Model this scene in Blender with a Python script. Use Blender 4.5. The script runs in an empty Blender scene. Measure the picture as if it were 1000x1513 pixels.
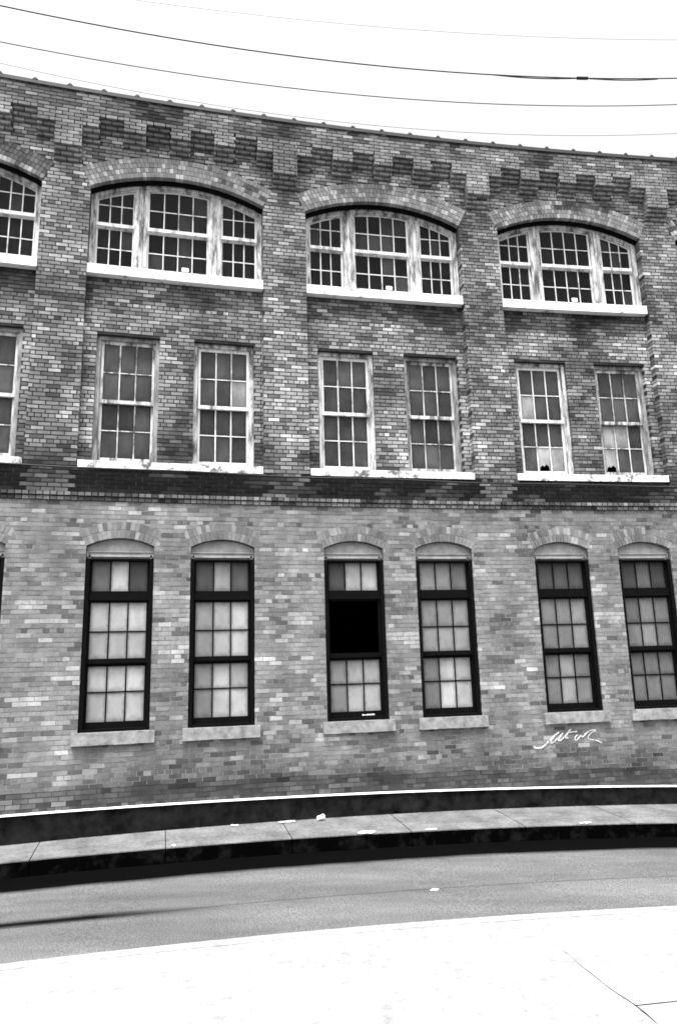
import bpy, math, random
from math import sin, cos, radians, sqrt, pi
from mathutils import Matrix, Vector, noise
random.seed(7)
scn = bpy.context.scene
col = scn.collection

# ------------------------------------------------------------------ camera, sky, sun, exposure
EYE = 2.505
cam_d = bpy.data.cameras.new('camera'); cam = bpy.data.objects.new('camera', cam_d); col.objects.link(cam)
cam_d.sensor_fit = 'HORIZONTAL'; cam_d.sensor_width = 36.0; cam_d.lens = 36.0 * 1.05363
cam_d.clip_start = 0.05; cam_d.clip_end = 2000
PITCH, ROLL = .20945, .02653
cam.matrix_world = Matrix.Translation((0, 0, EYE)) @ Matrix.Rotation(pi/2 + PITCH, 4, 'X') @ Matrix.Rotation(-ROLL, 4, 'Z')
scn.camera = cam
scn.render.engine = 'CYCLES'; scn.cycles.filter_width = 1.7
scn.render.resolution_x, scn.render.resolution_y = 676, 1024

SUN_EL, SUN_AZ = radians(70), radians(195)       # azimuth clockwise from +Y: almost overhead, grazing down the facade
w = bpy.data.worlds.new('World'); scn.world = w; w.use_nodes = True
nt = w.node_tree; nt.nodes.clear()
sky = nt.nodes.new('ShaderNodeTexSky'); sky.sky_type = 'NISHITA'; sky.sun_disc = False
sky.sun_elevation = SUN_EL; sky.sun_rotation = SUN_AZ
sky.air_density = 2.0; sky.dust_density = 10.0; sky.ozone_density = 1.0
bw = nt.nodes.new('ShaderNodeRGBToBW')
bg = nt.nodes.new('ShaderNodeBackground'); bg.inputs['Strength'].default_value = .15
wo = nt.nodes.new('ShaderNodeOutputWorld')
nt.links.new(sky.outputs[0], bw.inputs[0]); nt.links.new(bw.outputs[0], bg.inputs[0]); nt.links.new(bg.outputs[0], wo.inputs[0])

sl = bpy.data.lights.new('sun', 'SUN'); sl.energy = 1.3; sl.angle = radians(10); sl.color = (1, 1, 1)
sun = bpy.data.objects.new('sun', sl); col.objects.link(sun); sun.location = (-4, -10, 30)
sd = Vector((sin(SUN_AZ)*cos(SUN_EL), cos(SUN_AZ)*cos(SUN_EL), sin(SUN_EL)))
sun.rotation_euler = sd.to_track_quat('Z', 'Y').to_euler()

vs = scn.view_settings
vs.view_transform = 'Standard'; vs.look = 'None'; vs.gamma = 1.0; vs.use_curve_mapping = False
vs.exposure = 1.5

# ------------------------------------------------------------------ the facade's own coordinates
# s runs along the gently curving facade, z is up, n is out of the wall towards the street
TH, KAP, DIST = .20841, -.01442/1.25, 12.5
RAD = 1/abs(KAP)
def W(s, z, n):
    a = TH + KAP*s
    return Vector(((sin(a)-sin(TH))/KAP + n*sin(a), DIST - (cos(a)-cos(TH))/KAP - n*cos(a), z))
PITCH_BAY = 3.9325
BAYS = [-2.905 + PITCH_BAY*k for k in range(-1, 4)]
S0, S1 = -9.0, 12.4
def clamp(x, a, b): return max(a, min(b, x))
def base_z(s):
    s = clamp(s, -8, 9); return .068 - .008*s - .0026*s*s
def ledge_z(s):
    s = clamp(s, -8, 9); return .42 - .0177*s - .0022*s*s
def kerb_n(s): return 1.33 + .04*clamp(s, -7, 5)
def near_n(s): return 4.45 + .045*clamp(s, -9, 9)

# ------------------------------------------------------------------ materials
def mat(name):
    m = bpy.data.materials.new(name); m.use_nodes = True
    n = m.node_tree; n.nodes.clear()
    o = n.nodes.new('ShaderNodeOutputMaterial'); b = n.nodes.new('ShaderNodeBsdfPrincipled')
    n.links.new(b.outputs[0], o.inputs[0])
    return m, n, b
def N(n, t, **k):
    x = n.nodes.new(t)
    for a, v in k.items():
        if a == 'ins':
            for i, q in v.items(): x.inputs[i].default_value = q
        else: setattr(x, a, v)
    return x
def M(n, op, a, b=None, c=None):
    x = n.nodes.new('ShaderNodeMath'); x.operation = op
    for i, v in enumerate((a, b, c)):
        if v is None: continue
        if isinstance(v, (int, float)): x.inputs[i].default_value = v
        else: n.links.new(v, x.inputs[i])
    return x.outputs[0]
def tex(n, scale, detail=6, rough=.6, stretch=(1, 1, 1), coord='Object'):
    tc = N(n, 'ShaderNodeTexCoord'); mp = N(n, 'ShaderNodeMapping'); mp.inputs['Scale'].default_value = stretch
    n.links.new(tc.outputs[coord], mp.inputs[0])
    t = N(n, 'ShaderNodeTexNoise', ins={'Scale': scale, 'Detail': detail, 'Roughness': rough})
    n.links.new(mp.outputs[0], t.inputs['Vector']); return t.outputs['Fac']
def worldtex(n, scale, detail=6, rough=.6, stretch=(1, 1, 1)):
    g = N(n, 'ShaderNodeNewGeometry'); mp = N(n, 'ShaderNodeMapping'); mp.inputs['Scale'].default_value = stretch
    n.links.new(g.outputs['Position'], mp.inputs[0])
    t = N(n, 'ShaderNodeTexNoise', ins={'Scale': scale, 'Detail': detail, 'Roughness': rough})
    n.links.new(mp.outputs[0], t.inputs['Vector']); return t.outputs['Fac']
def ramp(n, v, a, b, lo, hi):
    x = N(n, 'ShaderNodeMapRange', ins={'From Min': a, 'From Max': b, 'To Min': lo, 'To Max': hi}); n.links.new(v, x.inputs['Value']); return x.outputs[0]
def grey(n, b, v):
    c = N(n, 'ShaderNodeCombineColor')
    for i in range(3): n.links.new(v, c.inputs[i])
    n.links.new(c.outputs[0], b.inputs['Base Color'])
def bump(n, b, v, strength=.4, dist=.005):
    x = N(n, 'ShaderNodeBump', ins={'Strength': strength, 'Distance': dist}); n.links.new(v, x.inputs['Height']); n.links.new(x.outputs[0], b.inputs['Normal'])
def finish(b, rough=.9, spec=.15):
    b.inputs['Roughness'].default_value = rough; b.inputs['Specular IOR Level'].default_value = spec
def toned(name, lo=.75, hi=1.25, scale=30, rough=.9, spec=.15, bs=.5):
    """tone of each piece from its face attribute (joined pieces) or object colour (single pieces)"""
    m, n, b = mat(name)
    at = N(n, 'ShaderNodeAttribute', attribute_name='tone'); oi = N(n, 'ShaderNodeObjectInfo')
    sp = N(n, 'ShaderNodeSeparateColor'); n.links.new(oi.outputs['Color'], sp.inputs[0])
    t = M(n, 'ADD', at.outputs['Fac'], sp.outputs[0])
    f = worldtex(n, scale, 5, .65)
    gr = M(n, 'MULTIPLY', ramp(n, worldtex(n, 1.1, 8, .62, (1, 1, .5)), .35, .68, 1.16, .52), ramp(n, worldtex(n, 5, 6, .7, (1, 1, .6)), .35, .7, 1.1, .72))
    t = M(n, 'MULTIPLY', t, gr)
    grey(n, b, M(n, 'MULTIPLY', t, ramp(n, f, .25, .75, lo, hi))); bump(n, b, f, bs); finish(b, rough, spec); return m
def plain(name, v, lo=.8, hi=1.2, scale=8, rough=.85, spec=.2, bs=.3, stretch=(1, 1, 1)):
    m, n, b = mat(name); f = worldtex(n, scale, 6, .65, stretch)
    grey(n, b, ramp(n, f, .25, .75, v*lo, v*hi)); bump(n, b, f, bs); finish(b, rough, spec); return m
def peeling(name, paint, wood, thr, width, scale=6, stretch=(1, 1, .35)):
    m, n, b = mat(name)
    f = worldtex(n, scale, 8, .7, stretch); g = worldtex(n, 60, 4, .6, (1, 1, .15))
    wd = ramp(n, g, .3, .7, wood*.5, wood*1.3); pt = ramp(n, g, .3, .7, paint*.92, paint*1.04)
    k = ramp(n, f, thr-width, thr+width, 0, 1)
    v = M(n, 'ADD', M(n, 'MULTIPLY', pt, k), M(n, 'MULTIPLY', wd, M(n, 'SUBTRACT', 1.0, k)))
    grey(n, b, v); bump(n, b, f, .4); finish(b, .7, .25); return m
def glass(name, rough, alpha, spec, lo, hi, scale):
    m, n, b = mat(name)
    oi = N(n, 'ShaderNodeObjectInfo'); sp = N(n, 'ShaderNodeSeparateColor'); n.links.new(oi.outputs['Color'], sp.inputs[0])
    f = worldtex(n, scale, 5, .6, (1, 1, .6)); tc = N(n, 'ShaderNodeTexCoord'); sx = N(n, 'ShaderNodeSeparateXYZ'); n.links.new(tc.outputs['Generated'], sx.inputs[0])
    ed = lambda o: M(n, 'SUBTRACT', .5, M(n, 'ABSOLUTE', M(n, 'SUBTRACT', o, .5)))
    e = M(n, 'ADD', M(n, 'MINIMUM', ed(sx.outputs[0]), ed(sx.outputs[2])), M(n, 'MULTIPLY_ADD', worldtex(n, 11, 4, .6), .3, -.15))
    grey(n, b, M(n, 'MULTIPLY', M(n, 'MULTIPLY', sp.outputs[0], ramp(n, e, .0, .2, .55, 1.0)), ramp(n, f, .25, .75, lo, hi)))
    g = worldtex(n, 3.0, 2, .5); bump(n, b, g, .15, .02)
    finish(b, rough, spec); b.inputs['Alpha'].default_value = alpha; return m

def worn_conc():
    m, n, b = mat('worn concrete'); f = worldtex(n, 22, 6, .75); g = worldtex(n, 2.2, 6, .65)
    v = M(n, 'MULTIPLY', ramp(n, f, .3, .7, .085, .205), ramp(n, g, .35, .68, 1.2, .62)); grey(n, b, v); bump(n, b, f, .6); finish(b, .95, .05); return m
def black_face():
    m, n, b = mat('black kerb face'); f = worldtex(n, 4, 8, .7)  # near-black kerb face with faint mottling
    grey(n, b, ramp(n, f, .50, .80, .0012, .014)); bump(n, b, f, .6); finish(b, .95, 0); return m
BRICK = toned('brick', .62, 1.4, 60)
VOUSS = toned('arch brick', .8, 1.2, 38)
MORT_LO = plain('pale lime mortar', .22, .5, 1.3, 4)
MORT_UP = plain('sooty mortar', .035, .4, 1.6, 5)
PAINT = peeling('white paint', .66, .16, .41, .08)
PAINT_OLD = peeling('weathered paint on grey wood', .58, .09, .48, .08, 9, (1, 1, .20))
PAINT_DULL = peeling('dull weathered paint', .36, .08, .48, .12, 9, (1, 1, .22))
SILL_PAINT = peeling('flaking painted sill', .80, .2, .38, .06, 5, (1, 1, 1))
SILL_MID = peeling('badly flaking painted sill', .80, .14, .46, .05, 4, (1, 1, 1))
STONE = plain('sill stone', .25, .35, 1.5, 7)
TYMP = plain('painted timber panel', .33, .6, 1.3, 6)
BLACK = plain('black of frames and soffit shade', .004, .6, 1.5, 20, .7, .03)
DARK = plain('dark metal', .03, .7, 1.4, 20, .6, .3)
TAR = plain('tarred plinth', .008, .0, 2.6, 5, .95, .0, .6)
LEDGE = plain('painted ledge', .75, .85, 1.1, 12)
ROOM = plain('unlit interior', .03, .8, 1.2, 1)
GLASS_DARK = glass('dark grimy glass', .12, .80, .07, .6, 1.5, 7)
GLASS_GREY = glass('dusty glass', .18, .93, .12, .35, 1.6, 2.6)
GLASS_FROST = glass('whitened glass', .45, 1.0, .12, .7, 1.25, 3)
LITTER = plain('white litter', .8, .85, 1.1, 40)
WIRE = plain('wire sheath', .02, .8, 1.2, 30, .6, .2)
GRAF = plain('white spray paint', .75, .45, 1.15, 35, .8)
_n = GRAF.node_tree; _b = next(x for x in _n.nodes if x.type == 'BSDF_PRINCIPLED'); _n.links.new(ramp(_n, worldtex(_n, 45, 5, .7), .38, .50, .15, 1), _b.inputs['Alpha'])
CONC_FAR = worn_conc()
KERB_FACE = black_face()
EARTH = plain('earth', .07)
DARK_GROUND = plain('dark unseen ground', .045, .6, 1.4, 30)

def near_mat():
    m, n, b = mat('pale pavement concrete')
    f = worldtex(n, 9, 8, .7); g = worldtex(n, 1.3, 4, .6); h = worldtex(n, 60, 3, .6)
    d = M(n, 'MULTIPLY', ramp(n, f, .40, .68, 1.08, .66), ramp(n, g, .35, .7, 1.05, .85))
    v = M(n, 'MULTIPLY', d, ramp(n, h, .3, .7, .25, .34)); grey(n, b, v); bump(n, b, f, .4); finish(b, .9, .1); return m
NEAR = near_mat()
def road_mat():
    m, n, b = mat('worn asphalt')
    uv = N(n, 'ShaderNodeUVMap'); sx = N(n, 'ShaderNodeSeparateXYZ'); n.links.new(uv.outputs[0], sx.inputs[0])
    s, nn = sx.outputs[0], sx.outputs[1]            # s, and distance out from the kerb line
    fine = worldtex(n, 60, 4, .8); mid = worldtex(n, 5, 5, .6, (.35, 1, 1)); big = worldtex(n, .9, 3, .5, (.3, 1.4, 1))
    v = M(n, 'MULTIPLY', ramp(n, fine, .34, .66, .04, .185), ramp(n, mid, .3, .7, .88, 1.12))
    v = M(n, 'MULTIPLY', v, ramp(n, big, .3, .7, .72, 1.25))
    spk = worldtex(n, 55, 2, .5); v = M(n, 'ADD', v, ramp(n, spk, .70, .78, 0, .22))
    # oily damp gutter along the kerb
    wob = M(n, 'MULTIPLY_ADD', worldtex(n, 2.2, 4, .6, (.4, 1, 1)), .16, -.08)
    g = ramp(n, M(n, 'ADD', nn, wob), .62, .78, .008, 1.0)
    g = M(n, 'MINIMUM', M(n, 'MAXIMUM', g, .008), 1.0)
    # dark streak running along the lane, fading out
    cen = M(n, 'MULTIPLY_ADD', s, .05, 2.17)
    d = M(n, 'ABSOLUTE', M(n, 'SUBTRACT', nn, cen)); d = M(n, 'ADD', d, M(n, 'MULTIPLY', wob, .25))
    band = ramp(n, d, .03, .15, 1, 0)
    fade = ramp(n, s, -3.7, -2.1, 1, 0)
    st = M(n, 'SUBTRACT', 1.0, M(n, 'MULTIPLY', M(n, 'MULTIPLY', band, fade), .97))
    # paving seam
    d2 = M(n, 'ABSOLUTE', M(n, 'SUBTRACT', nn, M(n, 'MULTIPLY_ADD', wob, .35, 2.03)))
    seam = ramp(n, d2, .005, .03, .62, 1.0)
    v = M(n, 'MULTIPLY', M(n, 'MULTIPLY', v, g), M(n, 'MULTIPLY', st, seam))
    grey(n, b, v); bump(n, b, fine, .6, .006); finish(b, .95, .03); return m
ROAD = road_mat()

# ------------------------------------------------------------------ mesh helpers
WL = {}                                   # world position of every object (parents only ever translate)
class MB:
    """collects faces in wall coordinates and becomes ONE mesh object"""
    def __init__(self): self.v = []; self.f = []; self.t = []; self.m = []
    def quad(self, a, b, c, d, tone=0, mi=0):
        i = len(self.v); self.v += [a, b, c, d]; self.f.append((i, i+1, i+2, i+3)); self.t.append(tone); self.m.append(mi)
    def prism(self, pts, n0, n1, tone=0, back=True, mi=0):
        """pts: (s, z) outline, counter-clockwise seen from the street; n1 front, n0 back"""
        i = len(self.v); k = len(pts)
        self.v += [W(s, z, n1) for s, z in pts] + [W(s, z, n0) for s, z in pts]
        self.f.append(tuple(range(i, i+k)))
        if back: self.f.append(tuple(range(i+2*k-1, i+k-1, -1)))
        for j in range(k):
            q = (j+1) % k; self.f.append((i+j, i+k+j, i+k+q, i+q))
        c = k+1+(1 if back else 0); self.t += [tone]*c; self.m += [mi]*c
    def box(self, s0, s1, z0, z1, n0, n1, tone=0, back=True, mi=0):
        self.prism([(s0, z0), (s1, z0), (s1, z1), (s0, z1)], n0, n1, tone, back, mi)
    def tube(self, pts, r, k=6):
        i = len(self.v)
        for j, p in enumerate(pts):
            d = (pts[min(j+1, len(pts)-1)] - pts[max(j-1, 0)]).normalized()
            u = d.cross(Vector((0, 0, 1)))
            u = u.normalized() if u.length > 1e-4 else Vector((1, 0, 0))
            q = u.cross(d)
            for a in range(k): self.v.append(p + r*(cos(2*pi*a/k)*u + sin(2*pi*a/k)*q))
        for j in range(len(pts)-1):
            for a in range(k):
                b = (a+1) % k; self.f.append((i+j*k+a, i+j*k+b, i+(j+1)*k+b, i+(j+1)*k+a)); self.t.append(0); self.m.append(0)
    def build(self, name, mats, parent=None, origin=None):
        if origin is None:
            lo = [min(p[c] for p in self.v) for c in range(3)]; hi = [max(p[c] for p in self.v) for c in range(3)]
            origin = Vector(((lo[0]+hi[0])/2, (lo[1]+hi[1])/2, lo[2]))
        me = bpy.data.meshes.new(name)
        me.from_pydata([tuple(p-origin) for p in self.v], [], self.f)
        for m in (mats if isinstance(mats, (list, tuple)) else [mats]): me.materials.append(m)
        if any(self.m): me.polygons.foreach_set('material_index', self.m)
        if any(self.t):
            a = me.attributes.new('tone', 'FLOAT', 'FACE'); a.data.foreach_set('value', self.t)
        o = bpy.data.objects.new(name, me); return place(o, origin, parent)
def place(o, origin, parent=None):
    col.objects.link(o); o.color = (0, 0, 0, 1)
    if parent is not None: o.parent = parent; o.location = origin - WL[parent.name]
    else: o.location = origin
    WL[o.name] = Vector(origin); return o
def empty(name, loc):
    o = bpy.data.objects.new(name, None); o.empty_display_size = .3; return place(o, Vector(loc))
def tag(o, label=None, cat=None, group=None, kind=None):
    for k, v in (('label', label), ('category', cat), ('group', group), ('kind', kind)):
        if v: o[k] = v
    return o

# ------------------------------------------------------------------ ground, road, pavements
def sheet(name, mats, s_list, n_fun, z_fun, kind='structure'):
    """strip grid over s; n_fun(s) gives the list of n, z_fun(s, k) the height; uv = (s, n - kerb)"""
    me = bpy.data.meshes.new(name); v = []; f = []; uv = []
    for s in s_list:
        ns = n_fun(s)
        for k, n in enumerate(ns): v.append(W(s, z_fun(s, k), n)); uv.append((s, n - kerb_n(s)))
    K = len(n_fun(s_list[0]))
    for i in range(len(s_list)-1):
        for k in range(K-1): f.append((i*K+k, i*K+k+1, (i+1)*K+k+1, (i+1)*K+k))
    me.from_pydata([tuple(p) for p in v], [], f); me.materials.append(mats)
    l = me.uv_layers.new(name='UVMap')
    for lp in me.loops: l.data[lp.index].uv = uv[lp.vertex_index]
    me.flip_normals() if me.polygons[0].normal.z < 0 else None
    o = bpy.data.objects.new(name, me); place(o, Vector((0, 0, 0))); tag(o, kind=kind); return o
SL = [-45 + .75*i for i in range(121)]
sheet('ground', EARTH, [-80, 80], lambda s: [-75, -40, 0, 30, 60, 84], lambda s, k: -1.1)
sheet('road', ROAD, SL, lambda s: [kerb_n(s)-.3, kerb_n(s)+.3, kerb_n(s)+1, kerb_n(s)+2, near_n(s)+.3], lambda s, k: base_z(s)-.22)

sheet('unseen_dark_ground', DARK_GROUND, SL, lambda s: [8.0, 14, 24, 40, 60], lambda s, k: base_z(s)-.24)  # dark sheet added out of view to cut light bounced onto the facade

side = empty('sidewalk', W(0, base_z(0)-.25, .9)); tag(side, kind='structure')
JOINTS = [-4.69 + 1.795*k for k in range(-6, 9)]
for a, b in zip(JOINTS, JOINTS[1:]):
    g = .006
    def strip(n0, n1, dz, face, seg=6, rag=0.0):
        m = MB(); ss = [a+g + (b-a-2*g)*i/seg for i in range(seg+1)]
        for p, q in zip(ss, ss[1:]):
            def f(s, n, z): return W(s, base_z(s)+z, n)
            e = lambda s: rag*noise.noise(Vector((s*5, 3.1, 0)))
            P0, Q0, P1, Q1 = n0(p), n0(q), n1(p)+e(p), n1(q)+e(q)
            m.quad(f(p, P1, dz), f(q, Q1, dz), f(q, Q0, dz+.012), f(p, P0, dz+.012))
            if face:
                m.quad(f(p, P1, dz-.014+e(p)*.3), f(q, Q1, dz-.014+e(q)*.3), f(q, Q1, dz), f(p, P1, dz))
                m.quad(f(p, P1+.012, -.30), f(q, Q1+.012, -.30), f(q, Q1, dz-.014+e(q)*.3), f(p, P1, dz-.014+e(p)*.3), mi=1)
        for s, sg in ((a+g, 0), (b-g, 1)):
            e1 = rag*noise.noise(Vector((s*5, 3.1, 0)))
            q = [W(s, base_z(s)+dz+.012, n0(s)), W(s, base_z(s)+dz, n1(s)+e1), W(s, base_z(s)-.3, n1(s)+e1), W(s, base_z(s)-.3, n0(s))]
            m.quad(*(q if sg else q[::-1]), mi=1)
        return m
    strip(lambda s: .10, lambda s: kerb_n(s)-.40, -.004, False).build('paving_slab', [CONC_FAR, KERB_FACE], side)
    strip(lambda s: kerb_n(s)-.393, lambda s: kerb_n(s), -.016, True, 12, .012).build('kerb_stone', [CONC_FAR, KERB_FACE], side)

near = empty('pavement', W(0, base_z(0)-.25, 6)); tag(near, kind='structure')
NJ = [.9 + 7.2*k for k in range(-3, 4)]
for a, b in zip(NJ, NJ[1:]):
    rows = [(lambda s: near_n(s), lambda s: near_n(s)+.16, 'kerb_stone', 0), (lambda s: near_n(s)+.168, (lambda s: 6.60) if a > 0 else (lambda s: 8.0), 'paving_slab', 1),
            ((lambda s: 6.615), lambda s: 8.0, 'paving_slab', 1)][:3 if a > 0 else 2] + [(lambda s: 8.02, lambda s: 8.16, 'kerb_stone', 0)]
    for n0, n1, nm, j in rows:
        m = MB(); g = .006; seg = 8; ss = [a+g+(b-a-2*g)*i/seg for i in range(seg+1)]
        jit = lambda s: .006*noise.noise(Vector((s*9, 7, j)))
        top = lambda s: base_z(s)-.205
        K = 14 if nm == 'paving_slab' else 1
        def at(i, k):
            t = i/seg; n = n0(a+t*(b-a)) + (n1(a+t*(b-a))-n0(a+t*(b-a)))*k/K
            gap = .0008+.007*clamp((n-5.4)/1.2, 0, 1)
            rag_ = lambda e: .035*noise.noise(Vector((e*3, n*2.3, 1)))+.012*noise.noise(Vector((e*3, n*9, 2)))
            s_ = a+gap+rag_(a) + t*((b-gap+rag_(b))-(a+gap+rag_(a)))
            return W(s_, top(s_), n+(jit(s_) if k == 0 else 0))
        for i in range(seg):
            for k in range(K): m.quad(at(i, k+1), at(i+1, k+1), at(i+1, k), at(i, k))
            u, v, dn = at(i, 0), at(i+1, 0), Vector((0, 0, -.2)); m.quad(u, v, v+dn, u+dn)
        m.build(nm, NEAR, near)

# ------------------------------------------------------------------ the building
bld = empty('factory_building', W(0, base_z(0), 0))
tag(bld, 'long curving brick factory with tall arched bays, corbelled parapet and rows of paned windows', 'factory')
NF = .15                                   # front plane of pilasters, spandrels and lower wall
HB = 1.56                                  # half width of a recessed bay
CH, BL, JT = .0735, .2125, .010            # course height, brick pitch, joint
class Arch:
    def __init__(self, half, spring, crown, ring):
        r = crown-spring; self.a = half; self.sp = spring; self.cr = crown; self.r = (half*half+r*r)/(2*r)
        self.cz = crown-self.r; self.re = self.r+ring; self.ang = math.asin(half/self.r); self.zend = self.cz+self.re*cos(self.ang)
    def z(self, ds, extra=0.0): return self.cz + sqrt(max((self.r+extra)**2 - ds*ds, 0))
    def half(self, z):                      # half width of what the arch ring and opening take up at height z
        if z <= self.sp: return self.a
        if z <= self.zend: return math.tan(self.ang)*(z-self.cz)
        d = self.re**2-(z-self.cz)**2
        return sqrt(d) if d > 0 else 0
BIG = Arch(HB, 11.06, 11.43, .40)
LOW = Arch(.535, 4.475, 4.61, .28)
LOWIN = [c+o for c in BAYS for o in (-.805, .855)]
MIDW = [(c-1.345, c-.275) for c in BAYS] + [(c+.325, c+1.40) for c in BAYS]
EDGES = [-1.73, -1.43, -1.02, -.62, -.19, .19, .62, 1.02, 1.43, 1.73]
LOWZ, HIGHZ, PILZ, PARZ = 11.93, 12.155, 11.46, 12.45
TABS = []
for c in BAYS:
    for i in range(9): TABS.append((c+EDGES[i], c+EDGES[i+1], LOWZ if i % 2 == 0 else HIGHZ))
    TABS.append((c+1.73, c+PITCH_BAY-1.73, PILZ))
TABS.insert(0, (S0, BAYS[0]-1.73, PILZ))
TABS = [(max(a, S0), min(b, S1), z) for a, b, z in TABS if b > S0 and a < S1]
def snap(z): return round(z/CH)*CH
TABS = [(a, b, snap(z)) for a, b, z in TABS]; PARZ = snap(PARZ); TOPZ = snap(12.86)

def holes_low(z):
    h = []
    for c in LOWIN:
        if z < 1.37 or z > LOW.cz+LOW.re: continue
        h.append((c-.62, c+.62) if z < 1.56 else (c-LOW.half(z), c+LOW.half(z)))
    return h
def holes_up(z):
    h = []
    for c in BAYS:
        if 5.77 < z < BIG.cz+BIG.re: k = BIG.half(z); h.append((c-k, c+k))
    for a, b, t in TABS:
        if z > t: h.append((a-.001, b+.001))
    return h
def holes_panel(z):
    h = [(a, b) for a, b in MIDW if 5.9 < z < 8.27]
    if z > 9.35: h = [(S0, S1)]
    return h

def fbm(x, y, z, f=1.0):
    return noise.fractal(Vector((x*f, y*f, z)), 1.0, 2.0, 4)
def fade(v, a, b, lo): k = clamp((v-a)/(b-a), 0, 1)*random.uniform(.7, 1.15); return 1-(1-lo)*clamp(k, 0, 1)
def tone_low(s, z, full):
    r = random.random(); big = fbm(s, z, 1, .45)
    t = random.gauss(.27, .035)
    run = noise.noise(Vector((s*1.3, round(z/CH)*7.31, 3)))          # runs of like bricks along a course
    if run > .42 or r < .08: t = random.uniform(.11, .19)
    elif run < -.44 or r < .15: t = random.uniform(.38, .54)
    t *= 1+.30*big
    cl = fbm(s*.6, z*1.7, 5, 1.4)
    t *= fade(cl, .2, .6, .65)
    hgt = z-ledge_z(s); edge = .42+.22*noise.noise(Vector((s*.8, 0, 12)))+.10*noise.noise(Vector((s*3.1, 4, 12)))
    if hgt < .30: t *= .36                                 # blackened courses above the plinth
    elif hgt < edge+.35: t *= 1-.5*clamp((edge+.35-hgt)/.5, 0, 1)   # ragged band, darker towards the bottom
    return clamp(t*.78, .02, .8)
def tone_up(s, z, full):
    r = random.random()
    t = random.gauss(.29, .055)
    run = noise.noise(Vector((s*1.6, round(z/CH)*5.17, 8)))
    if r < .12 or run > .46: t = random.uniform(.11, .18)
    elif r < .22 or run < -.40: t = random.uniform(.42, .60)
    t *= clamp(.95+.75*fbm(s, z, 9, .7), .35, 1.5)
    st = fbm(s*1.3, z*.9, 21, 1.0)
    if z > 12.3: t *= .80
    if z > 12.45: t *= fade(st, .05, .40, .28)               # soot patches under the coping
    elif z > 11.4: t *= fade(st, .30, .60, .30)
    elif z > 9.0: t *= fade(st, .35, .65, .40)
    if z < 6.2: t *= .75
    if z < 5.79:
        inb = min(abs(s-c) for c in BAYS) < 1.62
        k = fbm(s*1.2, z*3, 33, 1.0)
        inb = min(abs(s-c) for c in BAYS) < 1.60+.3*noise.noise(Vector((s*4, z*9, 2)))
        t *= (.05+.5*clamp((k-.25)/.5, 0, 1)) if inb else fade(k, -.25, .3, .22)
    return clamp(t*.76, .008, .8)
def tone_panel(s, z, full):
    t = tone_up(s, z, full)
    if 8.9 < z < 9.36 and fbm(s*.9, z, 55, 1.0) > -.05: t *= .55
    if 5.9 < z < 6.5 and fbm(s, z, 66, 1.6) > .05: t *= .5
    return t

singles = []                                # full stretchers that may become parts of their own
stuff = MB()
MISSING = (3.12, 11.63)
def rag(m, q, depth, n):
    e = lambda: random.uniform(-.0022, .0022)
    m.prism([(q[0]+e(), q[2]+e()), (q[1]+e(), q[2]+e()), (q[1]+e(), q[3]+e()), (q[0]+e(), q[3]+e())], n-depth, q[4], q[5], back=False)
def lay(s0, s1, z0f, z1, n, holes, tonef, depth=.17, collect=True, bond=0, headers=6, bed=JT):
    zmin = min(z0f(s0), z0f(s1), z0f((s0+s1)/2)) if callable(z0f) else z0f
    j = math.floor(zmin/CH)
    while j*CH < z1-.01:
        za, zb = j*CH, (j+1)*CH; zm = (za+zb)/2; ja = j; j += 1
        if zm > z1 or (not callable(z0f) and zm < z0f): continue
        hs = sorted(holes(zm)); free = []; x = s0
        for a, b in hs:
            if a > x: free.append((x, min(a, s1)))
            x = max(x, b)
        if x < s1: free.append((x, s1))
        head = (ja+bond) % headers == 0
        p = BL/2 if head else BL; off = BL/4 if head else (BL/2 if ja % 2 else 0)
        for a, b in free:
            k = math.floor((a-off)/p)
            while k*p+off < b:
                u0, u1 = max(a, k*p+off), min(b, (k+1)*p+off); k += 1
                if u1-u0 < .035: continue
                um = (u0+u1)/2
                if callable(z0f) and zm < z0f(um)+.02: continue
                if abs(um-MISSING[0]) < .1 and abs(zm-MISSING[1]) < .03: continue
                jn = random.uniform(-.003, .003) + (random.uniform(-.008, .002) if random.random() < .05 else 0)
                full = u1-u0 > p-.001
                t = tonef(um, zm, full)
                q = (u0+bed/2 if u0 > a+.001 else u0, u1-bed/2 if u1 < b-.001 else u1, za+bed/2+random.uniform(-.001, .001), zb-bed/2, n+jn, t)
                if full and not head and collect and abs(q[1]-q[0]-(BL-JT)) < .012: singles.append(q)
                else: rag(stuff, q, depth, n)
zb_low = snap(5.23)
lay(S0, S1, ledge_z, zb_low, NF, holes_low, tone_low)
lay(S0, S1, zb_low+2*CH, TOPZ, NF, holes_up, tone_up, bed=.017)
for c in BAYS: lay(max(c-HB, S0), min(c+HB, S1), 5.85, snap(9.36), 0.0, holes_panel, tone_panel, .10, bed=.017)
# belt: two projecting courses
for k, nn in ((0, .175), (1, .20)):
    lay(S0, S1, zb_low+k*CH, zb_low+(k+1)*CH, nn, lambda z: [], lambda s, z, f: clamp(random.gauss(.20, .06)*fade(fbm(s, z, 77, .9), -.2, .3, .25), .02, .5), .2, False, 0, 1, .018)
# corbels, each course of a tab stepping out, and the parapet they carry
for a, b, t in TABS:
    k = 0; z = t
    while z < PARZ-.01:
        nn = NF+.048*min(k+1, 4); lay(a+.004, b-.004, z, z+CH, nn, lambda q: [], lambda s, z, f: clamp(random.gauss(.20, .035)*(1+.4*fbm(s, z, 9, .7)), .04, .5), .26, False, 0, 99, .016); z += CH; k += 1
NP = NF+.192
lay(S0, S1, PARZ, TOPZ, NP, lambda z: [], tone_up, .26, bed=.017)

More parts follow.
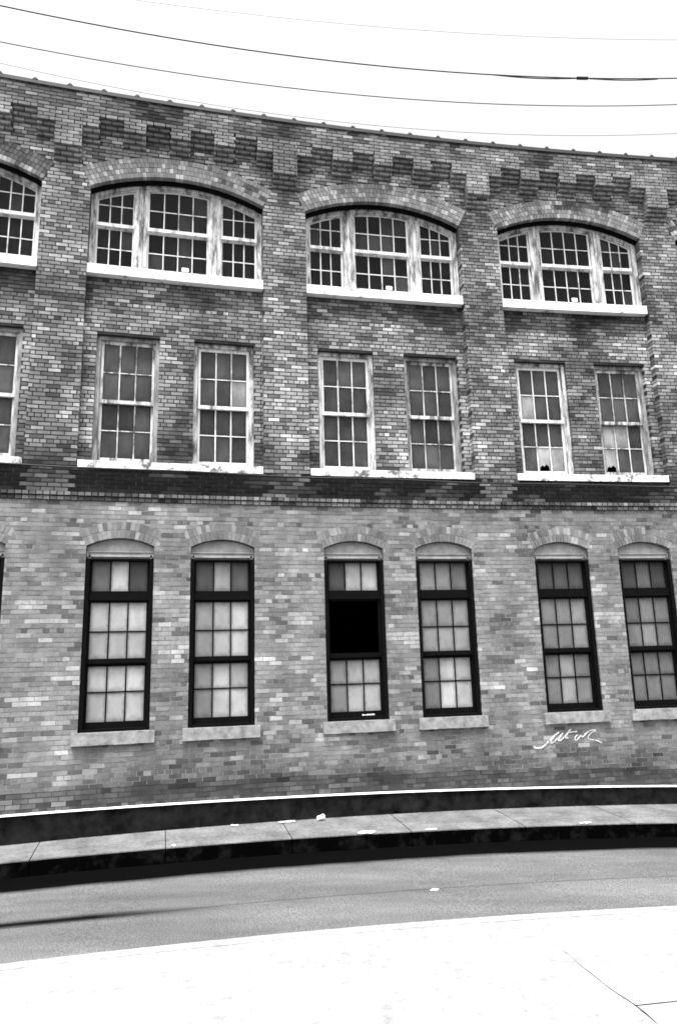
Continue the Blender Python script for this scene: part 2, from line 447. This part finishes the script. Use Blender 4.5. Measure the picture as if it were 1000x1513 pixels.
# --- mortar backing with the openings left out: the 'wall' part
wall_lo, wall_up = MB(), MB()
def backing(m, s0, s1, z0, z1, n, openings, extra=()):
    """openings: (sa, sb, zlo, ztop(s))"""
    br = {s0, s1}
    for a, b, zl, zt in openings: br |= {clamp(a, s0, s1), clamp(b, s0, s1)}
    x = s0
    while x < s1: br.add(x); x += .12
    br = sorted(br)
    for p, q in zip(br, br[1:]):
        if q-p < 1e-5: continue
        mid = (p+q)/2; zl = (z0(mid) if callable(z0) else z0); cuts = []
        for a, b, lo, top in openings:
            if a < mid < b: cuts.append((lo, top))
        cur = [(zl, zl)]
        for lo, top in sorted(cuts, key=lambda c: c[0]):
            (zp, zq) = cur[-1]
            m.quad(W(p, zp, n), W(q, zq, n), W(q, lo, n), W(p, lo, n)); cur.append((top(p), top(q)))
        zp, zq = cur[-1]
        if z1 > min(zp, zq): m.quad(W(p, zp, n), W(q, zq, n), W(q, z1, n), W(p, z1, n))
backing(wall_lo, S0, S1, lambda s: ledge_z(s)-.03, zb_low, NF-.004, [(c-.535, c+.535, 1.40, (lambda c: lambda s: LOW.z(s-c, .1))(c)) for c in LOWIN])
backing(wall_up, S0, S1, zb_low, TOPZ, NF-.012, [(c-HB, c+HB, 5.80, (lambda c: lambda s: BIG.z(s-c, .1))(c)) for c in BAYS if c-HB > S0-3])
backing(wall_up, S0, S1, PARZ, TOPZ, NP-.012, [])
for c in BAYS:
    backing(wall_up, max(c-HB, S0), min(c+HB, S1), 5.80, 9.40, -.012, [(a, b, 5.93, lambda s: 8.27) for a, b in MIDW if c-HB < a < c+HB])
    for sg in (-1, 1):                      # sides of the bay recess
        e = c+sg*(HB+.006); wall_up.quad(W(e, 5.8, NF-.01), W(e, 5.8, -.2), W(e, 11.1, -.2), W(e, 11.1, NF-.01))
for c in LOWIN:
    for sg in (-1, 1):
        e = c+sg*.541; wall_lo.quad(W(e, 1.4, NF-.006), W(e, 1.4, -.15), W(e, 4.5, -.15), W(e, 4.5, NF-.006))
for a, b in MIDW:
    for e in (a-.006, b+.006): wall_up.quad(W(e, 5.93, -.014), W(e, 5.93, -.3), W(e, 8.29, -.3), W(e, 8.29, -.014))
    wall_up.quad(W(a, 8.275, -.014), W(b, 8.275, -.014), W(b, 8.275, -.3), W(a, 8.275, -.3))
x = S0
while x < S1-.01:                           # soot-dark pointing in the courses above the plinth
    y = min(x+.3, S1); h0, h1 = [.30+.03*noise.noise(Vector((q*3, 2, 2))) for q in (x, y)]
    wall_lo.quad(W(x, ledge_z(x)-.02, NF-.0025), W(y, ledge_z(y)-.02, NF-.0025), W(y, ledge_z(y)+h1, NF-.0025), W(x, ledge_z(x)+h0, NF-.0025), mi=1); x = y
wl = wall_lo.build('lower_wall', [MORT_LO, MORT_UP], bld); wu = wall_up.build('upper_wall', MORT_UP, bld)
tag(wl, 'pale brick ground floor wall'); tag(wu, 'darker brick upper wall with pilasters and corbels')
tag(stuff.build('brickwork', BRICK, bld), kind='stuff')

# the 300 full bricks that show largest are single parts
def scale_at(q):
    p = W((q[0]+q[1])/2, q[2], q[4]); c = cam.matrix_world.inverted() @ p
    return (1/-c.z if abs(c.x/c.z) < .46 and abs(c.y/c.z) < .70 else 0)
singles.sort(key=lambda q: -scale_at(q))
bm_ = bpy.data.meshes.new('brick'); hx, hz, dp = (BL-JT)/2, (CH-JT)/2, .17   # shared by every single brick
bm_.from_pydata([(x, y, z) for y in (0, dp) for x, z in ((-hx, -hz), (hx, -hz), (hx, hz), (-hx, hz))], [],
                [(0, 1, 2, 3), (0, 4, 5, 1), (1, 5, 6, 2), (2, 6, 7, 3), (3, 7, 4, 0)])
bm_.materials.append(BRICK)
zsplit = zb_low
for q in singles[:300]:
    s, z = (q[0]+q[1])/2, (q[2]+q[3])/2; o = bpy.data.objects.new('brick', bm_)
    place(o, W(s, z, q[4]), wl if z < zsplit else wu); o.rotation_euler = (0, 0, TH+KAP*s); o.color = (q[5], q[5], q[5], 1)
rest = MB()
for q in singles[300:]: rag(rest, q, .17, q[4])
tag(rest.build('brickwork', BRICK, wl), kind='stuff')

# --- plinth, ledge, coping, roof, interior
pl = MB(); ld = MB(); cp = MB(); rf = MB(); rm = MB()
x = S0
while x < S1-.01:
    y = min(x+.3, S1); f = lambda s, z, n: W(s, z, n)
    pl.quad(f(x, base_z(x)-.3, .200), f(y, base_z(y)-.3, .200), f(y, ledge_z(y)-.011, .192), f(x, ledge_z(x)-.011, .192))
    a0, a1 = ledge_z(x), ledge_z(y)
    j0, j1 = .006*noise.noise(Vector((x*2, 0, 0))), .006*noise.noise(Vector((y*2, 0, 0)))
    ld.quad(f(x, a0-.012, .222+j0), f(y, a1-.012, .222+j1), f(y, a1+.002, .218+j1), f(x, a0+.002, .218+j0))
    ld.quad(f(x, a0+.002, .218+j0), f(y, a1+.002, .218+j1), f(y, a1+.008, .10), f(x, a0+.008, .10))
    ld.quad(f(x, a0-.012, .10), f(y, a1-.012, .10), f(y, a1-.012, .222+j1), f(x, a0-.012, .222+j0))
    cp.box(x, y, TOPZ-.045, TOPZ+.028, -.30, NP+.022)
    rf.quad(f(x, TOPZ-.015, NP-.02), f(y, TOPZ-.015, NP-.02), f(y, TOPZ-.02, -7), f(x, TOPZ-.02, -7))
    for z in (.2, 5.55, 9.1): rm.quad(f(x, z, -.05), f(y, z, -.05), f(y, z, -7), f(x, z, -7))
    rm.quad(f(x, -.5, -7), f(y, -.5, -7), f(y, TOPZ, -7), f(x, TOPZ, -7))
    x = y
for s in (S0, S1): rm.quad(W(s, -.5, .1), W(s, -.5, -7), W(s, TOPZ, -7), W(s, TOPZ, .1))
pl.build('plinth', TAR, bld); ld.build('ledge', LEDGE, bld); cpo = cp.build('coping', DARK, bld)
rf.build('roof', DARK, bld); rm.build('interior', ROOM, bld)
for k in range(-3, 32):
    s = -5.475+.5899*k
    if S0 < s < S1:
        m = MB(); m.prism([(s-.05, TOPZ+.028), (s+.05, TOPZ+.028), (s+.018, TOPZ+.068), (s-.018, TOPZ+.068)], NP-.12, NP+.026); m.build('seam_clip', DARK, cpo)

# --- arch rings of header bricks
def arch_ring(A, c, n, rings, zt, soot):
    m = MB(); h = (A.re-A.r)/rings
    for k in range(rings):
        r0 = A.r+h*k; cnt = round(2*A.ang*(r0+h/2)/.0745)
        for i in range(cnt):
            a0, a1 = -A.ang+2*A.ang*i/cnt, -A.ang+2*A.ang*(i+1)/cnt; g = .004/(r0+h)
            ph = 0
            a0 += g+ph; a1 -= g-ph; q0, q1 = r0+.004, r0+h-.004
            t = random.gauss(.27, .05)*(.82 if soot else .76); r = random.random()
            if r < .22: t = random.uniform(.16, .22)
            elif r < .40: t = random.uniform(.38, .54)*(.85 if soot else .68)
            am = (a0+a1)/2
            if soot and fbm(c+A.r*am, k*.3, 91, .8) > .30: t *= .4
            m.prism([(c+q0*sin(a0), A.cz+q0*cos(a0)), (c+q0*sin(a1), A.cz+q0*cos(a1)), (c+q1*sin(a1), A.cz+q1*cos(a1)), (c+q1*sin(a0), A.cz+q1*cos(a0))][::-1][::-1],
                    n-.30, n+random.uniform(-.003, .004), t, back=False)
    # mortar bed behind the joints
    seg = 24
    for i in range(seg):
        a0, a1 = -A.ang+2*A.ang*i/seg, -A.ang+2*A.ang*(i+1)/seg
        p = lambda r, a, d: W(c+r*sin(a), A.cz+r*cos(a), n-d)
        m.quad(p(A.r+.006, a0, .012), p(A.r+.006, a1, .012), p(A.re, a1, .012), p(A.re, a0, .012), zt)
        m.quad(p(A.r+.006, a0, .3), p(A.r+.006, a1, .3), p(A.r+.006, a1, .012), p(A.r+.006, a0, .012), zt)
    return m
for c in BAYS: tag(arch_ring(BIG, c, NF, 4, .12, True).build('arch', VOUSS, wu), kind='stuff')
for c in LOWIN: tag(arch_ring(LOW, c, NF, 2, .30, False).build('arch', VOUSS, wl), kind='stuff')

# ------------------------------------------------------------------ windows
def pane(win, pts, n, tone, m):
    b = MB(); b.prism(pts, n-.004, n); o = b.build('pane', m, win); o.color = (tone, tone, tone, 1); return o
def arched_window(bi, c):
    top = lambda d, e=.0: BIG.z(d, -e)       # underside of arch lowered by e
    fr = MB()
    def cband(d0, d1, e0, e1, n0, n1, k=8):
        for i in range(k):
            a, b = d0+(d1-d0)*i/k, d0+(d1-d0)*(i+1)/k
            fr.prism([(c+a, top(a, e1)), (c+b, top(b, e1)), (c+b, top(b, e0)), (c+a, top(a, e0))], n0, n1)
    zb = 9.545
    cband(-1.55, 1.55, .050, .105, -.22, -.03, 20); cband(-1.46, 1.46, .105, .14, -.20, -.06, 20)
    for sg in (-1, 1):
        x0, x1 = sorted((c+sg*1.55, c+sg*1.46)); fr.prism([(x0, zb), (x1, zb), (x1, top(x1-c, .06)), (x0, top(x0-c, .06))], -.22, -.02)
        for (u, v, n1) in ((.56, .64, -.055), (.64, .70, -.02), (.70, .785, -.05)):    # moulded mullion
            x0, x1 = sorted((c+sg*u, c+sg*v)); fr.prism([(x0, zb), (x1, zb), (x1, top(x1-c, .08)), (x0, top(x0-c, .08))], -.20, n1)
    win = fr.build('arched_window', PAINT_OLD, bld)
    fr = MB(); cband(-1.555, 1.555, .003, .052, -.22, .05, 20); fr.build('arch_soffit_shade', BLACK, win)  # black band under the arch paints in the soffit's shade
    for (a, b, cols) in ((-1.46, -.785, 3), (-.56, .56, 4), (.785, 1.46, 3)):
        sa = MB(); st = .034; nu, nl = -.10, -.135
        g0, g1 = c+a+st, c+b-st; tt = lambda s, e=.165: top(s-c, e)
        bw_ = .019
        xs = [g0+(g1-g0)*i/cols for i in range(cols+1)]
        # upper sash: stiles, curved top rail, meeting rail, bars
        for x0, x1 in ((c+a, g0), (g1, c+b)):
            sa.prism([(x0, 10.385), (x1, 10.385), (x1, tt(x1, .12)), (x0, tt(x0, .12))], nu-.035, nu+.012)
            sa.box(x0, x1, zb+.01, 10.42, nl-.035, nl+.012)
        for i in range(8):
            x0, x1 = g0+(g1-g0)*i/8, g0+(g1-g0)*(i+1)/8
            sa.prism([(x0, tt(x0)), (x1, tt(x1)), (x1, tt(x1, .12)), (x0, tt(x0, .12))], nu-.035, nu+.012)
        sa.box(c+a, c+b, 10.425, 10.49, nu-.04, nu+.03)
        sa.box(g0, g1, 10.39, 10.44, nl-.035, nl+.005); sa.box(g0, g1, zb+.01, 9.60, nl-.035, nl+.012)
        for x in xs[1:-1]:
            sa.prism([(x-bw_/2, 10.49), (x+bw_/2, 10.49), (x+bw_/2, tt(x+bw_/2)), (x-bw_/2, tt(x-bw_/2))], nu-.02, nu+.01)
            sa.box(x-bw_/2, x+bw_/2, 9.60, 10.39, nl-.02, nl+.01)
        sa.box(g0, g1, 10.85, 10.868, nu-.018, nu+.007); sa.box(g0, g1, 9.992, 10.010, nl-.018, nl+.007)
        sa.build('sash', PAINT, win)
        for i in range(cols):
            x0, x1 = xs[i]+.004, xs[i+1]-.004
            rows = [([(x0, 10.49), (x1, 10.49), (x1, 10.855), (x0, 10.855)], nu), ([(x0, 10.864), (x1, 10.864), (x1, max(tt(x1)+.01, 10.87)), (x0, max(tt(x0)+.01, 10.87))], nu),
                    ([(x0, 9.595), (x1, 9.595), (x1, 9.998), (x0, 9.998)], nl), ([(x0, 10.004), (x1, 10.004), (x1, 10.40), (x0, 10.40)], nl)]
            for k, (p, n) in enumerate(rows):
                t = random.choice((.006, .008, .01, .012)); 
                if random.random() < .10: t = .03
                if bi == 2 and cols == 4 and (i, k) in ((1, 0), (2, 0), (2, 3), (3, 2)): t = .05
                pane(win, p, n, t, GLASS_DARK)
        if cols == 4 and 0 < bi < 4:
            q = MB(); sx = xs[2]+.085; q.prism([(sx, 9.70), (sx+.105, 9.70), (sx+.12, 9.715), (sx+.12, 9.765), (sx+.105, 9.78), (sx, 9.78), (sx-.012, 9.765), (sx-.012, 9.715)], nl+.002, nl+.005)
            q.build('paper_sticker', LITTER, win)
    si = MB(); k = 10
    for i in range(k):
        a, b = -1.555+3.11*i/k, -1.555+3.11*(i+1)/k
        si.box(c+a, c+b, 9.352, 9.53, -.25, .13); 
        si.prism([(c+a, 9.53), (c+b, 9.53), (c+b, 9.544), (c+a, 9.544)], -.25, .06)
    si.build('sill', SILL_PAINT, win)
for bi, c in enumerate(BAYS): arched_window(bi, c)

LIGHT = {(1, 1): {(1, 2): .26}, (3, 0): {(1, 0): .24, (3, 1): .34, (3, 2): .30}, (3, 1): {(2, 0): .24, (2, 1): .25, (3, 0): .24}}
BROKEN = {(3, 0): (3, 1), (3, 1): (3, 0)}
def mid_window(bi, side, x0, x1):
    fresh = (bi, side) in ((1, 1), (2, 0), (3, 0))
    fr = MB(); z0, z1 = 5.925, 8.265; n0, n1 = -.28, -.085; j = .068
    fr.box(x0, x0+j, z0, z1, n0, n1); fr.box(x1-j, x1, z0, z1, n0, n1); fr.box(x0+j, x1-j, 8.20, z1, n0, n1-.004)
    fr.box(x0+j, x0+j+.016, z0, 8.20, n0, n1-.03); fr.box(x1-j-.016, x1-j, z0, 8.20, n0, n1-.03)
    fr.box(x0+j, x1-j, z0, 5.965, n0, n1+.01)
    win = fr.build('sash_window', PAINT_OLD if fresh else PAINT_DULL, bld)
    a, b = x0+j+.016, x1-j-.016; st = .04; nu, nl = -.145, -.19; g0, g1 = a+st, b-st; bw_ = .022
    xs = [g0+(g1-g0)*i/3 for i in range(4)]
    sa = MB()
    for u, v in ((a, g0), (g1, b)):
        sa.box(u, v, 7.04, 8.20, nu-.04, nu+.012); sa.box(u, v, 5.965, 7.10, nl-.04, nl+.012)
    sa.box(g0, g1, 8.135, 8.20, nu-.04, nu+.012); sa.box(a, b, 7.038, 7.10, nu-.041, nu+.018)
    sa.box(g0, g1, 7.045, 7.09, nl-.035, nl+.01); sa.box(g0, g1, 5.965, 6.062, nl-.04, nl+.013)
    for x in xs[1:3]:
        sa.box(x-bw_/2, x+bw_/2, 7.10, 8.135, nu-.02, nu+.01); sa.box(x-bw_/2, x+bw_/2, 6.062, 7.045, nl-.02, nl+.01)
    sa.box(g0, g1, 7.598, 7.616, nu-.019, nu+.008); sa.box(g0, g1, 6.545, 6.563, nl-.019, nl+.008)
    sa.build('sash', PAINT if fresh else PAINT_OLD, win)
    rows = ((7.61, 8.14, nu), (7.095, 7.604, nu), (6.557, 7.05, nl), (6.057, 6.551, nl))
    for r, (za, zb, n) in enumerate(rows):
        for i in range(3):
            t = random.uniform(.032, .075) * (.7 if r == 2 else 1)
            t = LIGHT.get((bi, side), {}).get((r, i), t); p0, p1 = xs[i]+.003, xs[i+1]-.003
            pts = [(p0, za), (p1, za), (p1, zb), (p0, zb)]
            if BROKEN.get((bi, side)) == (r, i):          # jagged hole along the bottom edge
                w_ = p1-p0
                pts = [(p0, za), (p0+.10*w_, za), (p0+.16*w_, za+.09), (p0+.33*w_, za+.13), (p0+.45*w_, za+.10), (p0+.60*w_, za+.15), (p0+.82*w_, za+.11), (p0+.86*w_, za), (p1, za), (p1, zb), (p0, zb)]
            pane(win, pts, n, t, GLASS_GREY)
def mid_sill(c):
    si = MB(); k = 10
    for i in range(k):
        a, b = c-1.54+3.08*i/k, c-1.54+3.08*(i+1)/k; d = .012*noise.noise(Vector((a*3, 1, 4)))
        si.box(a, b, 5.785, 5.915, -.28, .165+d); si.box(a, b, 5.915, 5.928, -.28, .10)
    si.build('sill', SILL_MID, bld)
for bi, c in enumerate(BAYS):
    mid_window(bi, 0, c-1.345, c-.275); mid_window(bi, 1, c+.325, c+1.40); mid_sill(c)

LT = {2: ([.10, .33, .05], [.34, .35, .37, .24, .28, .31], [.35, .37, .37, .30, .31, .33]),
      3: ([.06, .24, .07], [.21, .30, .35, .19, .27, .32], [.17, .32, .29, .18, .35, .38]),
      4: ([.05, .28, .28], None, [.17, .28, .29, .15, .31, .32]),
      5: ([.17, .15, .10], [.16, .17, .18, .19, .20, .21], [.15, .34, .28, .16, .38, .36]),
      6: ([.055, .06, .055], [.15, .15, .18, .14, .14, .18], [.13, .20, .13, .14, .22, .16]),
      7: ([.05, .10, .05], [.10, .16, .12, .13, .17, .13], [.10, .12, .11, .12, .14, .12])}
def low_window(i, c):
    fr = MB(); x0, x1 = c-.533, c+.533; j = .062; z0, z1 = 1.565, 4.278; n0, n1 = -.12, .115
    fr.box(x0, x0+j, z0, z1, n0, n1); fr.box(x1-j, x1, z0, z1, n0, n1)
    fr.box(x0+j, x1-j, 4.25, z1, n0, n1-.003); fr.box(x0+j, x1-j, 3.60, 3.72, n0, n1-.05); fr.box(x0+j, x1-j, z0, 1.60, n0, n1-.003)
    win = fr.build('tall_window', BLACK, bld)
    a, b = x0+j, x1-j; st = .036; g0, g1 = a+st, b-st; xs = [g0+(g1-g0)*k/3 for k in range(4)]; bw_ = .020
    tops, mids, lows = LT.get(i, LT[2])
    def sash(za, zb, n, bars, name='sash', top=.03, bot=.03):
        sa = MB(); sa.box(a, g0, za, zb, n-.04, n+.02); sa.box(g1, b, za, zb, n-.04, n+.02)
        sa.box(g0, g1, za, za+bot, n-.04, n+.02); sa.box(g0, g1, zb-top, zb, n-.04, n+.02)
        if bars is not None:
            for x in xs[1:3]: sa.box(x-bw_/2, x+bw_/2, za+bot, zb-top, n-.02, n+.012)
            for z in bars: sa.box(g0, g1, z-.009, z+.009, n-.018, n+.010)
        sa.build(name, BLACK, win)
    nu, nm, nl = .02, .01, -.035
    sash(3.72, 4.25, nu, [], 'transom_light', .012, .03)
    sash(2.60, 3.60, nm, [3.10] if mids else None, 'sash', .034, .075); sash(1.60, 2.66, nl, [2.155], 'sash', .105, .10)
    for k in range(3):
        p0, p1 = xs[k]+.002, xs[k+1]-.002
        P = lambda za, zb, n, t: pane(win, [(p0, za), (p1, za), (p1, zb), (p0, zb)], n, t*random.uniform(.93, 1.07), GLASS_FROST)
        P(3.745, 4.242, nu, tops[k])
        if mids: P(3.104, 3.57, nm, mids[k]); P(2.67, 3.096, nm, mids[3+k])
        P(2.159, 2.56, nl, lows[k]); P(1.695, 2.151, nl, lows[3+k])
    ty = MB(); k = 12; f = lambda d: LOW.z(d, -.006)
    for q in range(k):
        u, v = -.532+1.064*q/k, -.532+1.064*(q+1)/k
        ty.prism([(c+u, 4.40), (c+v, 4.40), (c+v, max(f(v), 4.401)), (c+u, max(f(u), 4.401))], -.10, .045)
    ty.box(c-.532, c+.532, 4.385, 4.40, -.10, .080); ty.box(c-.50, c+.50, 4.345, 4.385, -.10, .055)
    ty.box(c-.47, c+.47, 4.31, 4.345, -.10, .07); ty.box(c-.532, c+.532, 4.2785, 4.31, -.10, .04)
    for sg in (-1, 1):
        u, v = sorted((c+sg*.532, c+sg*.50)); ty.box(u, v, 4.31, 4.385, -.10, .066)
    ty.build('tympanum_panel', TYMP, win)
    si = MB(); k = 4
    for q in range(k):
        u, v = c-.617+1.234*q/k, c-.617+1.234*(q+1)/k
        si.box(u, v, 1.372+.004*(q % 2), 1.558, -.12, .215)
    si.build('sill', STONE, win)
    if mids is None:
        tag(win, 'tall window with its middle sash gone, a black opening')
        q = MB(); x = c+.10
        for wd, h in ((.022, .022), (.018, .018), (.012, .014), (.010, .012), (.024, .022), (.02, .02), (.018, .022), (.02, .02), (.022, .024), (.014, .02)):
            q.box(x, x+wd, 1.628, 1.628+h, nl+.0205, nl+.023); x += wd+.004
        q.build('sticker', LITTER, win)
for i, c in enumerate(LOWIN): low_window(i, c)

# --- painted scrawl on the wall
def stroke(m, pts, w0, w1):
    n = len(pts)
    fine = []
    for i in range(n-1):
        for k in range(3):
            t = k/3; p0, p1, p2, p3 = pts[max(i-1, 0)], pts[i], pts[i+1], pts[min(i+2, n-1)]
            fine.append(tuple(.5*(2*p1[c]+(p2[c]-p0[c])*t+(2*p0[c]-5*p1[c]+4*p2[c]-p3[c])*t*t+(3*p1[c]-p0[c]-3*p2[c]+p3[c])*t**3) for c in (0, 1)))
    fine.append(pts[-1]); n = len(fine)
    for i in range(n-1):
        (a, b), (c, d) = fine[i], fine[i+1]; L = math.hypot(c-a, d-b) or 1; nx, nz = -(d-b)/L, (c-a)/L
        u, v = w0+(w1-w0)*i/n, w0+(w1-w0)*(i+1)/n
        m.quad(*[W(p, q, NF+.0075+.0002*i) for p, q in ((a-nx*u, b-nz*u), (c-nx*v, d-nz*v), (c+nx*v, d+nz*v), (a+nx*u, b+nz*u))])
gm = MB()
stroke(gm, [(3.315, 1.01), (3.33, .985), (3.369, .98), (3.444, .982), (3.537, 1.034), (3.633, 1.121), (3.741, 1.196), (3.801, 1.227)], .017, .012)
stroke(gm, [(3.79, 1.215), (3.726, 1.173), (3.636, 1.087), (3.639, 1.047), (3.719, 1.094), (3.814, 1.159), (3.87, 1.213), (3.798, 1.125), (3.768, 1.081), (3.833, 1.101), (3.931, 1.188), (4.001, 1.254), (4.027, 1.264)], .012, .011)
stroke(gm, [(4.015, 1.255), (3.927, 1.154), (3.911, 1.12), (3.963, 1.13)], .012, .009)
stroke(gm, [(3.95, 1.205), (4.023, 1.219), (4.138, 1.225)], .008, .012)
gm2 = MB()
stroke(gm2, [(4.145, 1.168), (4.09, 1.125), (4.098, 1.079), (4.166, 1.121), (4.207, 1.154), (4.231, 1.13), (4.314, 1.196), (4.342, 1.217)], .012, .012)
stroke(gm2, [(4.235, 1.12), (4.285, 1.162), (4.36, 1.22), (4.434, 1.237), (4.497, 1.229), (4.403, 1.192), (4.331, 1.115), (4.378, 1.079), (4.479, 1.063), (4.589, 1.013)], .012, .006)
tag(gm.build('painted_scrawl', GRAF, wl), 'looping white letters scrawled on the bricks below a sill')
gm2.build('painted_scrawl', GRAF, wl)

# ------------------------------------------------------------------ cables and wires
cb = MB(); cb.tube([W(s, 5.728-.0085*clamp(s, -6, 7)+.010*sin(s*1.7), .235+.006*sin(s*2.3)) for s in [S0+.25*i for i in range(86)]], .016)
tag(cb.build('wall_cable', WIRE), 'thin black cable strung along the wall just below the flaking sills', 'cable')
def wire(c2, c1, c0, r, label, s0=-26, s1=28):
    m = MB(); m.tube([W(s, c0+c1*s+c2*s*s, 3.0) for s in [s0+.5*i for i in range(int((s1-s0)*2)+1)]], r)
    o = m.build('overhead_wire', WIRE); tag(o, label, 'wire', 'wires over the street'); return o
w1_ = wire(.0061, .0501, 11.7692, .0095, 'thick overhead wire with a spliced loop in it')
sp = MB(); zz = lambda s: 11.7692+.0501*s+.0061*s*s
sp.tube([W(s, zz(s)-.030*abs(sin((s-2.2)*pi/1.68)), 3.0) for s in [2.2+.12*i for i in range(27)]], .009); sp.build('slack_strand', WIRE, w1_)
sp = MB(); sp.tube([W(s, zz(s), 3.0) for s in (3.78, 3.82, 3.88, 3.94, 3.98)], .026, 8); sp.build('splice', WIRE, w1_)
wire(.0066, .0562, 11.1915, .007, 'medium plain overhead wire strung between the thick wire and the faint one')
wire(.0089, .0357, 10.6655, .0032, 'faint hair-thin overhead wire closest above the parapet')
wire(.0020, .0827, 12.5065, .0026, 'thin overhead wire strung highest above the street')

# ------------------------------------------------------------------ litter
def lump(name, s, n, z, sx, sy, sz, seed, label, cat, segs=8):
    m = MB(); rings = 5; a0 = TH+KAP*s; c = W(s, z, n); t = Vector((cos(a0), sin(a0), 0)); q = Vector((sin(a0), -cos(a0), 0))
    vs_ = []
    for i in range(rings+1):
        th = pi*i/rings
        for k in range(segs):
            ph = 2*pi*k/segs; d = Vector((sin(th)*cos(ph), sin(th)*sin(ph), cos(th)))
            r = 1+.55*noise.noise(d*1.6+Vector((seed, 0, 0)))
            hz = max((d.z*r+.8)*.5, 0)*sz
            vs_.append(c + t*(d.x*r*sx) + q*(d.y*r*sy) + Vector((0, 0, hz)))
    m.v = vs_
    for i in range(rings):
        for k in range(segs):
            b = (k+1) % segs; m.f.append((i*segs+k, (i+1)*segs+k, (i+1)*segs+b, i*segs+b)); m.t.append(0); m.m.append(0)
    tag(m.build(name, LITTER), label, cat, None); return m
def cup(s, n):
    z = base_z(s)+.010; m = MB(); a0 = TH+KAP*s; ax = Vector((cos(a0+.5), sin(a0+.5), 0)); up = Vector((0, 0, 1)); sd_ = ax.cross(up)
    c = W(s, z, n); K = 14
    prof = [(-.055, .0), (-.055, .034), (.05, .045), (.056, .049), (.052, .046), (.045, .040), (-.05, .029), (-.05, 0)]
    for x, r in prof:
        for k in range(K):
            d = .90+.2*noise.noise(Vector((x*20, k*.7, 2))); m.v.append(c + ax*x + up*(.046+r*d*cos(2*pi*k/K)) + sd_*(r*sin(2*pi*k/K)))
    for i in range(len(prof)-1):
        for k in range(K):
            b = (k+1) % K; m.f.append((i*K+k, i*K+b, (i+1)*K+b, (i+1)*K+k)); m.t.append(0); m.m.append(0)
    tag(m.build('paper_cup', LITTER), 'white paper cup lying on its side against the black plinth', 'cup')
cup(-.5, .36)
def paper(s, n, L, Wd, rot, label, seed, z=None, crumple=.012):
    z = (base_z(s)+.006) if z is None else z
    c = W(s, z, n); a = TH+KAP*s+rot; t = Vector((cos(a), sin(a), 0)); q = Vector((sin(a), -cos(a), 0)); m = MB(); K, J = 6, 3
    P = [[c + t*(L*(i/K-.5)) + q*(Wd*(j/J-.5)) + Vector((0, 0, crumple*(1+noise.noise(Vector((i*.8, j*.9, seed)))))) for j in range(J+1)] for i in range(K+1)]
    for i in range(K):
        for j in range(J):
            m.quad(P[i][j], P[i+1][j], P[i+1][j+1], P[i][j+1])
            dn = Vector((0, 0, -.002)); m.quad(P[i][j+1]+dn, P[i+1][j+1]+dn, P[i+1][j]+dn, P[i][j]+dn)
    tag(m.build('paper_scrap', LITTER), label, 'litter')
paper(-1.03, .30, .26, .10, .1, 'flat white strip of paper at the foot of the plinth beside a joint', 3)
paper(-1.85, .27, .12, .06, -.3, 'small white paper scrap at the foot of the plinth, away from the cup', 5)
lump('crumpled_paper', .02, kerb_n(0)-.03, base_z(0)-.014, .13, .06, .035, 11, 'crumpled white paper straggling along the kerb edge', 'litter', 12)
paper(1.02, kerb_n(1)-.045, .17, .05, .06, 'straight white strip of paper on the kerb edge', 8, base_z(1.02)-.012, .006)
lump('crumpled_wrapper', -2.78, kerb_n(-2.8)-.05, base_z(-2.78)-.014, .035, .03, .03, 17, 'tiny white wrapper ball beside a kerb joint', 'litter')
paper(3.5, kerb_n(3.5)-.06, .19, .06, .1, 'greyish torn scrap on the chipped kerb edge', 13, base_z(3.5)-.013)
lump('crumpled_wrapper', .33, 3.42, base_z(.33)-.222, .05, .03, .012, 23, 'flattened pale scrap lying out on the asphalt', 'litter')
